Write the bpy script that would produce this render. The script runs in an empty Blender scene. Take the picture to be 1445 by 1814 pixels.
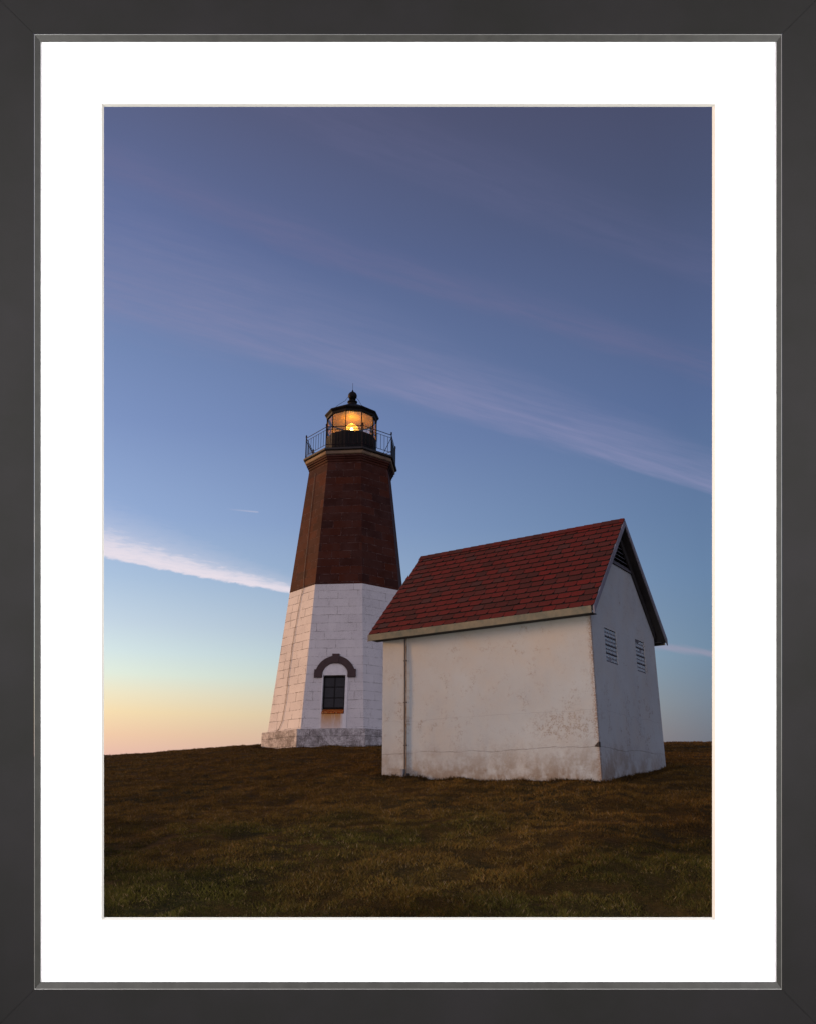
import bpy, math, random
import numpy as np
from mathutils import Vector, Matrix
random.seed(7); rng=np.random.default_rng(7)
S=bpy.context.scene; COL=S.collection
R=math.radians
EYE=1.9                       # camera height above the lawn it stands on
TH=0.3329                     # camera pitch (rad)
F=1485.0                      # focal length in photograph pixels (1814 high)

# ------------------------------------------------------------------ camera
cam=bpy.data.cameras.new('camera'); co=bpy.data.objects.new('camera',cam); COL.objects.link(co)
co.location=(0,0,EYE); co.rotation_euler=(R(90)+TH,0,0)
cam.sensor_fit='VERTICAL'; cam.sensor_height=24; cam.lens=24*F/1814; cam.clip_start=.05; cam.clip_end=3000
S.camera=co
S.render.resolution_x=815; S.render.resolution_y=1024

# ------------------------------------------------------------------ view
S.view_settings.view_transform='Standard'; S.view_settings.look='None'
S.view_settings.exposure=0; S.view_settings.gamma=1; S.view_settings.use_curve_mapping=False

def lin(r,g,b):
    f=lambda c:(c/255/12.92) if c/255<=.04045 else ((c/255+.055)/1.055)**2.4
    return (f(r),f(g),f(b),1)

class NT:
    """small helper round a node tree"""
    def __init__(s,t): s.t=t; s.n=t.nodes; s.l=t.links; s.n.clear()
    def put(s,sock,v):
        if isinstance(v,bpy.types.NodeSocket): s.l.new(v,sock)
        elif isinstance(v,bpy.types.Node): s.l.new(v.outputs[0],sock)
        else: sock.default_value=v
    def m(s,op,a,b=None,c=None,clamp=False):
        n=s.n.new('ShaderNodeMath'); n.operation=op; n.use_clamp=clamp
        for i,v in enumerate((a,b,c)):
            if v is not None: s.put(n.inputs[i],v)
        return n.outputs[0]
    def vm(s,op,a,b=None):
        n=s.n.new('ShaderNodeVectorMath'); n.operation=op; s.put(n.inputs[0],a)
        if b is not None: s.put(n.inputs[1],b)
        return n.outputs[0]
    def comb(s,x,y,z=0.0):
        n=s.n.new('ShaderNodeCombineXYZ'); s.put(n.inputs[0],x); s.put(n.inputs[1],y); s.put(n.inputs[2],z); return n.outputs[0]
    def sep(s,v):
        n=s.n.new('ShaderNodeSeparateXYZ'); s.put(n.inputs[0],v); return n.outputs
    def mr(s,v,a,b,c=0.0,d=1.0,smooth=False):
        n=s.n.new('ShaderNodeMapRange'); n.interpolation_type='SMOOTHSTEP' if smooth else 'LINEAR'
        for i,x in enumerate((v,a,b,c,d)): s.put(n.inputs[i],x)
        return n.outputs[0]
    def mix(s,f,a,b,mode='MIX'):
        n=s.n.new('ShaderNodeMix'); n.data_type='RGBA'; n.blend_type=mode
        s.put(n.inputs[0],f); s.put(n.inputs[6],a); s.put(n.inputs[7],b); return n.outputs[2]
    def noise(s,v,scale=1,detail=4,rough=.55,dist=0.0):
        n=s.n.new('ShaderNodeTexNoise'); 
        if v is not None: s.put(n.inputs['Vector'],v)
        n.inputs['Scale'].default_value=scale; n.inputs['Detail'].default_value=detail
        n.inputs['Roughness'].default_value=rough; n.inputs['Distortion'].default_value=dist
        return n.outputs[0]
    def ramp(s,f,pts):
        n=s.n.new('ShaderNodeValToRGB'); s.put(n.inputs[0],f); r=n.color_ramp
        while len(r.elements)<len(pts): r.elements.new(.5)
        for e,(p,c) in zip(r.elements,pts): e.position=p; e.color=c
        return n.outputs[0]
    def bump(s,h,strength,dist=.01,normal=None):
        n=s.n.new('ShaderNodeBump'); n.inputs['Strength'].default_value=strength; n.inputs['Distance'].default_value=dist
        s.put(n.inputs['Height'],h)
        if normal is not None: s.put(n.inputs['Normal'],normal)
        return n.outputs[0]

# ------------------------------------------------------------------ world: dusk sky with cirrus
W=bpy.data.worlds.new('World'); S.world=W; W.use_nodes=True
w=NT(W.node_tree)
tc=w.n.new('ShaderNodeTexCoord'); d=w.sep(tc.outputs['Generated'])
DEG=180/math.pi
az=w.m('MULTIPLY',w.m('ARCTAN2',d[0],d[1]),DEG)       # degrees east of north
el=w.m('MULTIPLY',w.m('ARCSINE',d[2]),DEG)            # degrees above the horizon
def sky(pts): return w.ramp(w.m('DIVIDE',el,60.0,clamp=True),[(e/60,lin(*c)) for e,c in pts])
west=sky([(0,(205,160,155)),(2.5,(226,180,168)),(4,(238,198,165)),(5.4,(243,217,172)),(6.6,(236,226,195)),(7.8,(222,232,218)),(9.2,(208,224,226)),
          (11,(192,208,223)),(14,(166,188,216)),(18,(143,166,207)),(24,(120,141,187)),(29,(108,128,172)),(36,(92,107,152)),(44,(84,90,124)),(60,(70,76,106))])
east=sky([(0,(98,100,115)),(3,(106,111,126)),(4.2,(113,120,134)),(6,(117,132,150)),(9,(116,142,168)),(14,(107,136,172)),
          (18,(100,127,166)),(25,(90,111,155)),(32,(83,98,138)),(38,(77,87,120)),(45,(75,78,106)),(60,(66,70,96))])
west=w.vm('MULTIPLY',west,(1.19,1.19,1.17)); base=w.mix(w.mr(az,-22.0,20.0,smooth=False),west,east)
# the half of the sky behind the camera: bright lavender dusk
south=w.ramp(w.m('DIVIDE',el,90.0,clamp=True),[(0,(.46,.47,.60,1)),(.15,(.52,.50,.64,1)),(.4,(.28,.29,.42,1)),(1,(.09,.10,.16,1))])
aaz=w.m('ABSOLUTE',az)
# cloud coordinates: angles, stretched along the streak direction
def quad(a,b,c): return w.m('ADD',w.m('ADD',a,w.m('MULTIPLY',az,b)),w.m('MULTIPLY',w.m('MULTIPLY',az,az),c))
tA=w.m('SUBTRACT',el,quad(26.4,-.247,-.00446))
streak=w.noise(w.comb(w.m('MULTIPLY',az,.055),w.m('MULTIPLY',tA,.42),3.0),1.0,5,.55,.35)
fine=w.noise(w.comb(w.m('MULTIPLY',az,.16),w.m('MULTIPLY',tA,1.5),9.0),1.0,5,.6,.3)
wob=w.m('MULTIPLY',w.m('SUBTRACT',streak,.5),3.0)
tAw=w.m('ADD',tA,wob)
width=w.mr(az,-20.0,22.0,8.5,2.6)
rel=w.m('DIVIDE',tAw,width)
mA=w.m('MULTIPLY',w.mr(rel,-.08,.14,smooth=True),w.mr(rel,.25,1.15,1.0,0.0,smooth=True))
fib=w.noise(w.comb(w.m('MULTIPLY',az,.13),w.m('MULTIPLY',tA,3.2),2.0),1.0,6,.65,.25)
mA=w.m('MULTIPLY',w.m('MULTIPLY',mA,w.mr(fine,.3,.7,.45,1.0)),w.mr(fib,.3,.65,.6,1.0))
tB=w.m('ADD',w.m('SUBTRACT',el,quad(34.4,-.27,-.004)),wob)
mB=w.m('MULTIPLY',w.mr(tB,-.9,.2,smooth=True),w.mr(tB,.1,2.6,1.0,0.0,smooth=True))
tB2=w.m('ADD',w.m('SUBTRACT',el,quad(41.5,-.30,-.004)),wob)
mC=w.m('MULTIPLY',w.mr(tB2,-1.4,.4,smooth=True),w.mr(tB2,.3,5.0,1.0,0.0,smooth=True))
mB=w.m('MULTIPLY',w.m('MAXIMUM',mB,w.m('MULTIPLY',mC,.45)),w.mr(fine,.35,.65,.35,1.0))
front=w.mr(aaz,60.0,95.0,1.0,0.0,smooth=True)
lav=w.mix(w.mr(el,18.0,34.0),lin(158,157,196),lin(131,134,172))
c1=w.mix(w.m('MULTIPLY',w.m('MULTIPLY',mA,front),.66),base,lav)
c2=w.mix(w.m('MULTIPLY',w.m('MULTIPLY',mB,front),.36),c1,lin(118,116,154))
# bright low cloud in the west
ledge=w.m('ADD',12.32,w.m('MULTIPLY',az,-.128))
puff=w.noise(w.comb(w.m('MULTIPLY',az,.9),w.m('MULTIPLY',el,2.6),1.0),1.0,6,.62,.4)
puff2=w.noise(w.comb(w.m('ADD',w.m('MULTIPLY',az,.9),w.m('MULTIPLY',el,1.4)),w.m('MULTIPLY',el,4.5),5.0),1.0,6,.6,.5)
tL=w.m('ADD',w.m('SUBTRACT',el,ledge),w.m('MULTIPLY',w.m('SUBTRACT',puff,.5),.50))
thick=w.mr(az,-21.0,-8.0,3.5,1.15)
relL=w.m('ADD',w.m('DIVIDE',tL,thick),w.m('MULTIPLY',w.m('SUBTRACT',puff2,.5),.9))
core=w.m('MULTIPLY',w.mr(tL,-.03,.16,smooth=True),w.mr(relL,.15,.62,1.0,0.0,smooth=True))
veil=w.m('MULTIPLY',w.mr(tL,0.0,.25,smooth=True),w.mr(relL,.3,1.25,1.0,0.0,smooth=True))
mL=w.m('ADD',w.m('MULTIPLY',core,.72),w.m('MULTIPLY',veil,w.mr(puff2,.35,.7,.12,.42)),clamp=True)
mL=w.m('MULTIPLY',mL,w.m('MULTIPLY',w.mr(az,-8.2,-7.0,1.0,0.0),w.mr(az,-40.0,-25.0,0.0,1.0)))
c3=w.mix(mL,c2,lin(240,230,240))
# short vapour trail and a faint pink cloud low in the east
ct=w.m('SUBTRACT',el,w.m('ADD',18.42,w.m('MULTIPLY',az,-.032)))
mT=w.m('MULTIPLY',w.mr(w.m('ABSOLUTE',ct),.015,.07,1.0,0.0),w.m('MULTIPLY',w.mr(az,-12.9,-11.2),w.mr(az,-10.75,-10.6,1.0,0.0)))
c4=w.mix(w.m('MULTIPLY',mT,.3),c3,lin(225,215,225))
pe=w.m('ADD',w.m('SUBTRACT',el,w.m('ADD',12.9,w.m('MULTIPLY',az,-.2))),w.m('MULTIPLY',w.m('SUBTRACT',fine,.5),.6))
mP=w.m('MULTIPLY',w.m('MULTIPLY',w.mr(w.m('ABSOLUTE',pe),.0,.38,1.0,0.0,smooth=True),w.mr(az,13.0,17.0)),w.mr(az,21.0,30.0,1.0,0.0))
c5=w.mix(w.m('MULTIPLY',mP,.45),c4,lin(172,160,182))
back=w.mr(aaz,50.0,100.0,0.0,1.0,smooth=True)
swest=w.ramp(w.m('DIVIDE',el,90.0,clamp=True),[(0,(1.15,.78,.66,1)),(.12,(.98,.76,.78,1)),(.4,(.36,.34,.46,1)),(1,(.10,.11,.17,1))])
south_boost=w.mr(w.m('MULTIPLY',d[1],-1.0),.55,1.0,1.0,2.1,smooth=True)
c6=w.mix(back,c5,w.vm('MULTIPLY',w.comb(south_boost,south_boost,south_boost),w.mix(w.mr(w.m('SINE',w.m('MULTIPLY',az,1/DEG)),-.75,.45,smooth=True),swest,south)))
# physical sky carries part of the ambient light
ns=w.n.new('ShaderNodeTexSky'); ns.sky_type='NISHITA'; ns.sun_disc=False
SUN_AZ=R(-70); SUN_EL=R(9)      # azimuth from north (+Y), clockwise; elevation
ns.sun_elevation=SUN_EL; ns.sun_rotation=SUN_AZ
bg1=w.n.new('ShaderNodeBackground'); w.put(bg1.inputs[0],c6); bg1.inputs[1].default_value=1.0
bg2=w.n.new('ShaderNodeBackground'); w.put(bg2.inputs[0],ns.outputs[0]); bg2.inputs[1].default_value=.05
mx=w.n.new('ShaderNodeMixShader'); mx.inputs[0].default_value=.10
w.l.new(bg1.outputs[0],mx.inputs[1]); w.l.new(bg2.outputs[0],mx.inputs[2])
wo=w.n.new('ShaderNodeOutputWorld'); w.l.new(mx.outputs[0],wo.inputs[0])

# ------------------------------------------------------------------ sun: low, warm, soft, from the left
sl=bpy.data.lights.new('sun','SUN'); sl.energy=3.6; sl.angle=R(10); sl.color=(1,.52,.20)
so=bpy.data.objects.new('sun',sl); COL.objects.link(so)
sd=Vector((math.sin(SUN_AZ)*math.cos(SUN_EL),math.cos(SUN_AZ)*math.cos(SUN_EL),math.sin(SUN_EL)))
so.rotation_euler=sd.to_track_quat('Z','Y').to_euler(); so.location=sd*60

# two tall added fill lights, out of view, that whiten the framed mount, one each side of it
FD=5.0                                    # distance from the eye to the mount
def add_fill_light(x):
    l=bpy.data.lights.new('mount_fill','AREA'); l.shape='RECTANGLE'; l.size=1.0; l.size_y=5.4; l.energy=SOFT; l.color=(1,.985,.97)
    l.spread=R(100)
    o=bpy.data.objects.new('mount_fill',l); COL.objects.link(o)
    o.location=(x,.9,EYE+1.0)
    tgt=Vector((-x*.12,5.0*math.cos(TH),EYE+5.0*math.sin(TH)))
    o.rotation_euler=(tgt-o.location).to_track_quat('-Z','Y').to_euler()
SOFT=400
add_fill_light(-6.2); add_fill_light(6.2)

# ------------------------------------------------------------------ mesh helpers
class MB:
    def __init__(s): s.v=[]; s.f=[]; s.uv=[]; s.mi=[]
    def face(s,pts,uv=None,mi=0):
        i=len(s.v); s.v+= [tuple(p) for p in pts]; s.f.append(tuple(range(i,i+len(pts))))
        s.uv.append(uv if uv else [(p[0]+p[1],p[2]) for p in pts]); s.mi.append(mi)
    def hexa(s,p,mi=0):      # 8 corners: bottom 0-3 ccw, top 4-7
        for q in ((3,2,1,0),(4,5,6,7),(0,1,5,4),(1,2,6,5),(2,3,7,6),(3,0,4,7)): s.face([p[k] for k in q],mi=mi)
    def box(s,a,b,mi=0):
        x0,y0,z0=a; x1,y1,z1=b
        s.hexa([(x0,y0,z0),(x1,y0,z0),(x1,y1,z0),(x0,y1,z0),(x0,y0,z1),(x1,y0,z1),(x1,y1,z1),(x0,y1,z1)],mi)
    def bar(s,a,b,wd,ht=None,up=(0,0,1),mi=0):
        ht=ht or wd; a=Vector(a); b=Vector(b); t=(b-a).normalized(); u=Vector(up)
        if abs(t.dot(u))>.98: u=Vector((1,0,0))
        r=t.cross(u).normalized(); u=r.cross(t).normalized(); r*=wd/2; u*=ht/2
        s.hexa([a-r-u,a+r-u,b+r-u,b-r-u,a-r+u,a+r+u,b+r+u,b-r+u],mi)
    def tube(s,pts,rad,n=8,caps=True):
        pts=[Vector(p) for p in pts]; rr=rad if isinstance(rad,(list,tuple)) else [rad]*len(pts)
        rings=[]; u=None
        for i,p in enumerate(pts):
            t=(pts[min(i+1,len(pts)-1)]-pts[max(i-1,0)]).normalized()
            if u is None: u=t.orthogonal().normalized()
            u=(u-t*u.dot(t)).normalized(); q=t.cross(u)
            rings.append([p+(u*math.cos(2*math.pi*k/n)+q*math.sin(2*math.pi*k/n))*rr[i] for k in range(n)])
        for a,b in zip(rings,rings[1:]):
            for k in range(n): s.face([a[k],a[(k+1)%n],b[(k+1)%n],b[k]])
        if caps: s.face(rings[0][::-1]); s.face(rings[-1])
    def lathe(s,prof,n=24,c=(0,0),ph=0.0):   # prof: list of (r,z)
        for (r0,z0),(r1,z1) in zip(prof,prof[1:]):
            for k in range(n):
                a=ph+2*math.pi*k/n; b=ph+2*math.pi*(k+1)/n
                P=lambda r,t,z:(c[0]+r*math.sin(t),c[1]-r*math.cos(t),z)
                if r0<1e-6: s.face([P(0,a,z0),P(r1,b,z1),P(r1,a,z1)])
                elif r1<1e-6: s.face([P(r0,a,z0),P(r0,b,z0),P(0,a,z1)])
                else: s.face([P(r0,a,z0),P(r0,b,z0),P(r1,b,z1),P(r1,a,z1)])
    def build(s,name,mats,parent=None,smooth=False,bevel=0,merge=True):
        me=bpy.data.meshes.new(name); me.from_pydata(s.v,[],s.f)
        ul=me.uv_layers.new(name='UVMap'); flat=[c for u in s.uv for c in u]
        ul.data.foreach_set('uv',[x for c in flat for x in c])
        for m in (mats if isinstance(mats,(list,tuple)) else [mats]): me.materials.append(m)
        me.polygons.foreach_set('material_index',s.mi)
        import bmesh
        if merge:
            bm=bmesh.new(); bm.from_mesh(me); bmesh.ops.remove_doubles(bm,verts=bm.verts,dist=1e-5)
            bmesh.ops.recalc_face_normals(bm,faces=bm.faces); bm.to_mesh(me); bm.free()
        if smooth:
            me.polygons.foreach_set('use_smooth',[True]*len(me.polygons))
            try: me.set_sharp_from_angle(angle=R(40))
            except Exception: pass
        o=bpy.data.objects.new(name,me); COL.objects.link(o)
        if parent is not None: o.parent=parent
        if bevel:
            b=o.modifiers.new('bevel','BEVEL'); b.width=bevel; b.segments=2; b.limit_method='ANGLE'; b.angle_limit=R(35)
        return o
def empty(name,loc,rot=(0,0,0)):
    o=bpy.data.objects.new(name,None); COL.objects.link(o); o.location=loc; o.rotation_euler=rot; o.empty_display_size=.3
    return o
def tag(o,label=None,cat=None,group=None,kind=None):
    for k,v in (('label',label),('category',cat),('group',group),('kind',kind)):
        if v: o[k]=v

# ------------------------------------------------------------------ materials
def mat(name):
    m=bpy.data.materials.new(name); m.use_nodes=True; t=NT(m.node_tree)
    p=t.n.new('ShaderNodeBsdfPrincipled'); o=t.n.new('ShaderNodeOutputMaterial'); t.l.new(p.outputs[0],o.inputs[0])
    return m,t,p,o
def simple(name,col,rough=.6,metal=0,var=.25,scale=6,bump=.15,spec=.5,col2=None,detail=5):
    m,t,p,o=mat(name); c=t.n.new('ShaderNodeTexCoord')
    n=t.noise(c.outputs['Object'],scale,detail,.6); n2=t.noise(c.outputs['Object'],scale*7,4,.6)
    a=(*col,1); b=(*(col2 or tuple(x*(1-var) for x in col)),1)
    t.put(p.inputs['Base Color'],t.mix(t.mr(n,.35,.68),a,b))
    t.put(p.inputs['Roughness'],t.mr(n2,.3,.7,max(0,rough-.1),min(1,rough+.1)))
    p.inputs['Metallic'].default_value=metal; p.inputs['Specular IOR Level'].default_value=spec
    if bump: t.put(p.inputs['Normal'],t.bump(t.m('ADD',n,n2),bump,.004))
    return m
M_black=simple('black_iron',(.006,.0055,.006),.6,0,.3,8,.2,col2=(.010,.009,.008),spec=.12)
M_deck=simple('deck_iron',(.018,.015,.014),.7,0,.3,5,.2)
M_rail=simple('rail_paint',(.014,.007,.011),.6,0,.3,9,.1,spec=.1)
M_fascia=simple('weathered_board',(.17,.145,.095),.8,0,.4,3.5,.6,col2=(.065,.08,.062))
M_rake=simple('grey_board',(.17,.165,.20),.7,0,.3,4,.3)
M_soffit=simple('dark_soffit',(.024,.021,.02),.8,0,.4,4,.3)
M_pipe=simple('pipe_grey',(.10,.10,.10),.7,0,.4,9,.2,col2=(.07,.05,.04),spec=.1)
M_rust=simple('rusty_sill',(.62,.20,.03),.8,0,.4,9,.4,col2=(.24,.035,.008),spec=.05)
def rust_streaks():
    m,t,p,o=mat('rusty_sill'); c=t.n.new('ShaderNodeTexCoord')
    n=t.noise(t.vm('MULTIPLY',c.outputs['Object'],(16,16,1.5)),1,4,.65); k=t.noise(c.outputs['Object'],12,4,.6)
    b=t.ramp(n,[(.36,(.10,.018,.006,1)),(.46,(.38,.055,.010,1)),(.56,(.55,.19,.03,1)),(.64,(.50,.34,.16,1))])
    t.put(p.inputs['Base Color'],t.mix(t.mr(k,.4,.7,0,.5),b,(.12,.04,.02,1))); p.inputs['Roughness'].default_value=.9; p.inputs['Specular IOR Level'].default_value=.05
    return m
M_rust=rust_streaks()
M_archbrown=simple('arch_brown',(.055,.028,.026),.75,0,.3,7,.3)
M_tan=simple('tan_stone',(.21,.14,.075),.8,0,.4,2.2,.5,col2=(.12,.08,.055))
M_plaster=simple('smooth_render',(.72,.71,.70),.7,0,.08,5,.2)
M_boardmat=simple('mount_board',(.90,.90,.90),.9,0,.004,40,.02,spec=.1)
M_core=simple('mount_bevel',(.46,.45,.415),.9,0,.02,40,.03,spec=.1)
M_inner=simple('lantern_lining',(.50,.32,.10),.6,0,.2,3,.1)

def m_frame():
    m,t,p,o=mat('charcoal_moulding'); c=t.n.new('ShaderNodeTexCoord')
    n=t.noise(c.outputs['Object'],1.3,5,.6); g=t.noise(t.vm('MULTIPLY',c.outputs['Object'],(9,9,9)),12,4,.65)
    col=t.mix(t.mr(n,.35,.65),(.0155,.0155,.0148,1),(.019,.0182,.019,1))
    t.put(p.inputs['Base Color'],t.mix(t.mr(g,.2,.8,0,.22),col,(.023,.022,.021,1)))
    p.inputs['Roughness'].default_value=.9; p.inputs['Specular IOR Level'].default_value=.03
    t.put(p.inputs['Normal'],t.bump(g,.12,.002)); return m
M_frame=m_frame()
M_lip=simple('moulding_lip',(.040,.040,.036),.5,0,.25,14,.1,spec=.3)
M_edge=simple('moulding_edge',(.20,.20,.19),.4,.2,.1,10,.0)  # thin pale edge: highlight of the lip put into the colour

def stone(name,kind):
    m,t,p,o=mat(name); uvn=t.n.new('ShaderNodeUVMap'); uvn.uv_map='UVMap'; uv=uvn.outputs[0]
    c=t.n.new('ShaderNodeTexCoord'); ob=c.outputs['Object']
    wv=t.noise(uv,2.3,3,.6); wv2=t.noise(uv,9,3,.6)
    u=t.sep(uv)
    v=t.comb(t.m('ADD',u[0],t.m('MULTIPLY',t.m('SUBTRACT',wv2,.5),.035)),t.m('ADD',u[1],t.m('MULTIPLY',t.m('SUBTRACT',wv,.5),.07)))
    b=t.n.new('ShaderNodeTexBrick'); t.put(b.inputs['Vector'],v)
    b.offset=.43; b.offset_frequency=2; b.squash=1.35; b.squash_frequency=3
    b.inputs['Scale'].default_value=1; b.inputs['Brick Width'].default_value=.86; b.inputs['Row Height'].default_value=.365
    b.inputs['Mortar Size'].default_value=.011 if kind!='plinth' else .014; b.inputs['Mortar Smooth'].default_value=.25; b.inputs['Bias'].default_value=0
    b.inputs['Color1'].default_value=(0,0,0,1); b.inputs['Color2'].default_value=(1,1,1,1); b.inputs['Mortar'].default_value=(.5,.5,.5,1)
    tone=b.outputs['Color']; jf=b.outputs['Fac']
    gate=t.noise(uv,1.7,5,.65); gate2=t.noise(uv,6,4,.7); sp=t.noise(uv,26,5,.7); pat=t.noise(uv,.55,5,.6)
    if kind=='white':
        basec=t.mix(t.mr(tone,0,1,0,.55),(.655,.64,.625,1),(.57,.555,.55,1))
        pt=t.noise(ob,1.1,6,.6)
        basec=t.mix(t.mr(pt,.42,.75,0,.40),basec,(.47,.46,.47,1))
        # thin flaking: dark specks in patches
        f=t.m('MULTIPLY',t.mr(sp,.50,.60),t.mr(t.m('ADD',pat,t.m('MULTIPLY',t.m('SUBTRACT',gate2,.5),.6)),.42,.62))
        basec=t.mix(t.m('MULTIPLY',f,.55),basec,(.22,.205,.20,1))
        jm=t.m('MULTIPLY',t.m('MULTIPLY',jf,t.mr(u[0],29.0,32.0,1.0,2.4)),t.mr(t.m('ADD',t.m('MULTIPLY',gate,.6),t.m('MULTIPLY',gate2,.5)),.50,.66,.04,.85))
        col=t.mix(jm,basec,(.15,.13,.115,1))
        h=t.m('SUBTRACT',t.m('MULTIPLY',sp,.25),jf); rough=.7
    elif kind=='plinth':
        basec=t.mix(t.mr(gate2,.38,.6),(.62,.60,.585,1),(.36,.34,.33,1))
        f=t.mr(t.m('ADD',sp,t.m('MULTIPLY',t.m('SUBTRACT',gate,.5),.9)),.44,.60)
        basec=t.mix(t.m('MULTIPLY',f,.75),basec,(.13,.115,.105,1))
        col=t.mix(t.m('MULTIPLY',jf,t.mr(gate,.35,.6,.15,.8)),basec,(.07,.06,.055,1))
        h=t.m('SUBTRACT',t.m('MULTIPLY',sp,.5),jf); rough=.8
    else:
        basec=t.mix(tone,(.070,.019,.0095,1),(.034,.0125,.0095,1))
        pt=t.noise(ob,1.4,5,.6)
        basec=t.mix(t.mr(pt,.40,.72,0,.5),basec,(.075,.040,.034,1))
        basec=t.mix(t.mr(sp,.52,.70,0,.5),basec,(.035,.014,.011,1))
        jm=t.m('MULTIPLY',jf,t.mr(gate,.40,.60,.25,.85))
        col=t.mix(jm,basec,t.mix(t.mr(gate2,.44,.56),(.020,.011,.010,1),(.15,.10,.09,1)))
        ch=t.m('MULTIPLY',t.mr(t.noise(uv,4.2,6,.75),.66,.70),t.mr(pat,.5,.6))
        col=t.mix(t.m('MULTIPLY',ch,.8),col,(.42,.36,.37,1))
        h=t.m('SUBTRACT',t.m('MULTIPLY',sp,.3),jf); rough=.65
    t.put(p.inputs['Base Color'],col); p.inputs['Roughness'].default_value=rough; p.inputs['Specular IOR Level'].default_value=.04
    t.put(p.inputs['Normal'],t.bump(h,.55,.012)); return m
M_white=stone('white_painted_stone','white'); M_brown=stone('brown_painted_stone','brown'); M_plinth=stone('plinth_stone','plinth')

def stain_panel():      # smooth white panel below the window with rust runs
    m,t,p,o=mat('stained_render'); c=t.n.new('ShaderNodeUVMap'); c.uv_map='UVMap'; u=t.sep(c.outputs[0])
    st=t.noise(t.comb(t.m('MULTIPLY',u[0],9.0),t.m('MULTIPLY',u[1],.8)),1.0,4,.6)
    low=t.mr(u[1],.0,.62,.35,1.0); below=t.mr(u[1],.60,.64,1.0,0.0)
    side=t.m('MULTIPLY',t.mr(u[0],-.50,-.42),t.mr(u[0],.30,.46,1.0,0.0))
    f=t.m('MULTIPLY',t.m('MULTIPLY',t.mr(st,.24,.46),below),t.m('MULTIPLY',side,low))
    n=t.noise(c.outputs[0],6,5,.6)
    b=t.mix(t.mr(n,.3,.7),(.72,.71,.70,1),(.60,.59,.58,1))
    t.put(p.inputs['Base Color'],t.mix(t.m('MULTIPLY',f,1.0),b,(.50,.22,.03,1))); p.inputs['Roughness'].default_value=.7
    t.put(p.inputs['Normal'],t.bump(n,.2,.004)); return m
M_stain=stain_panel()

def stucco():
    m,t,p,o=mat('stained_stucco'); c=t.n.new('ShaderNodeTexCoord'); ob=c.outputs['Object']; z=t.sep(ob)
    n1=t.noise(ob,.8,6,.6); n2=t.noise(ob,3.0,7,.68); n3=t.noise(ob,11,6,.7); n4=t.noise(ob,34,5,.7); nb=t.noise(ob,1.7,5,.6)
    b=t.mix(t.mr(n1,.35,.68),(.37,.405,.415,1),(.32,.345,.355,1))
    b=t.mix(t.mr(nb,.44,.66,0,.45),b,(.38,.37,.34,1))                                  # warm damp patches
    patch=t.m('MULTIPLY',t.m('MULTIPLY',t.mr(n2,.50,.60),t.m('MULTIPLY',t.mr(n3,.47,.56),t.mr(n4,.44,.54))),t.mr(t.noise(ob,.6,3,.5),.40,.58,.25,1.0))
    b=t.mix(t.m('MULTIPLY',patch,.7),b,(.19,.14,.09,1))                               # flaked spots
    sp=t.m('MULTIPLY',t.mr(n4,.62,.68),t.mr(n3,.45,.6))
    b=t.mix(t.m('MULTIPLY',sp,.7),b,(.16,.115,.085,1))
    # splash zone of earth along the foot
    foot=t.mr(t.m('ADD',z[2],t.m('MULTIPLY',t.m('SUBTRACT',n3,.5),.9)),.05,.75,1.0,0.0)
    b=t.mix(t.m('MULTIPLY',t.m('MULTIPLY',foot,t.mr(n2,.35,.55)),.85),b,(.17,.125,.085,1))
    # hairline cracks running along the pour joints
    # warmer tone towards the eaves, chipped arris at the corner, damp stain low on the right
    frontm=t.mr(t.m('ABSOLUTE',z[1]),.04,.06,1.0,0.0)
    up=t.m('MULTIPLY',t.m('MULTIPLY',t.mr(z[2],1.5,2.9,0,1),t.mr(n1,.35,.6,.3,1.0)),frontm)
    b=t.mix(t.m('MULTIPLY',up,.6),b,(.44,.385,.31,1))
    ax=t.m('MAXIMUM',t.m('ABSOLUTE',z[0]),t.m('ABSOLUTE',z[1])); arr=t.m('MULTIPLY',t.mr(t.m('ADD',ax,t.m('MULTIPLY',t.m('SUBTRACT',n3,.5),.25)),.01,.09,1.0,0.0),t.mr(n4,.40,.55))
    b=t.mix(t.m('MULTIPLY',arr,.8),b,(.20,.12,.07,1))
    dd=t.m('ADD',t.m('POWER',t.m('DIVIDE',t.m('ADD',z[0],.65),.75),2.0),t.m('POWER',t.m('DIVIDE',t.m('SUBTRACT',z[2],.98),.28),2.0))
    ds=t.m('MULTIPLY',t.mr(t.m('ADD',dd,t.m('MULTIPLY',t.m('SUBTRACT',n2,.5),2.5)),.2,1.3,1.0,0.0),t.mr(n3,.46,.56))
    b=t.mix(t.m('MULTIPLY',t.m('MULTIPLY',t.m('MULTIPLY',ds,frontm),t.mr(n4,.44,.54,.05,1.0)),.6),b,(.18,.12,.07,1))
    cr=None
    for hz,wd,st in ((.60,.007,.75),(1.24,.004,.4),(2.86,.003,.3)):
        off=t.m('MULTIPLY',t.m('SUBTRACT',t.noise(ob,1.1+hz*.3,5,.55),.5),.16)
        f=t.mr(t.m('ABSOLUTE',t.m('SUBTRACT',t.m('ADD',z[2],off),hz)),0.0,wd,st,0.0)
        cr=f if cr is None else t.m('MAXIMUM',cr,f)
    cr=t.m('MULTIPLY',cr,t.mr(nb,.38,.52,.25,1.0))
    b=t.mix(cr,b,(.09,.065,.05,1))
    t.put(p.inputs['Base Color'],b); p.inputs['Roughness'].default_value=.85; p.inputs['Specular IOR Level'].default_value=.2
    h=t.m('ADD',t.m('ADD',t.m('MULTIPLY',n1,1.5),t.m('MULTIPLY',n2,.9)),t.m('SUBTRACT',t.m('MULTIPLY',n4,.25),t.m('MULTIPLY',cr,.5)))
    t.put(p.inputs['Normal'],t.bump(h,.5,.02)); return m
M_stucco=stucco()

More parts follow.
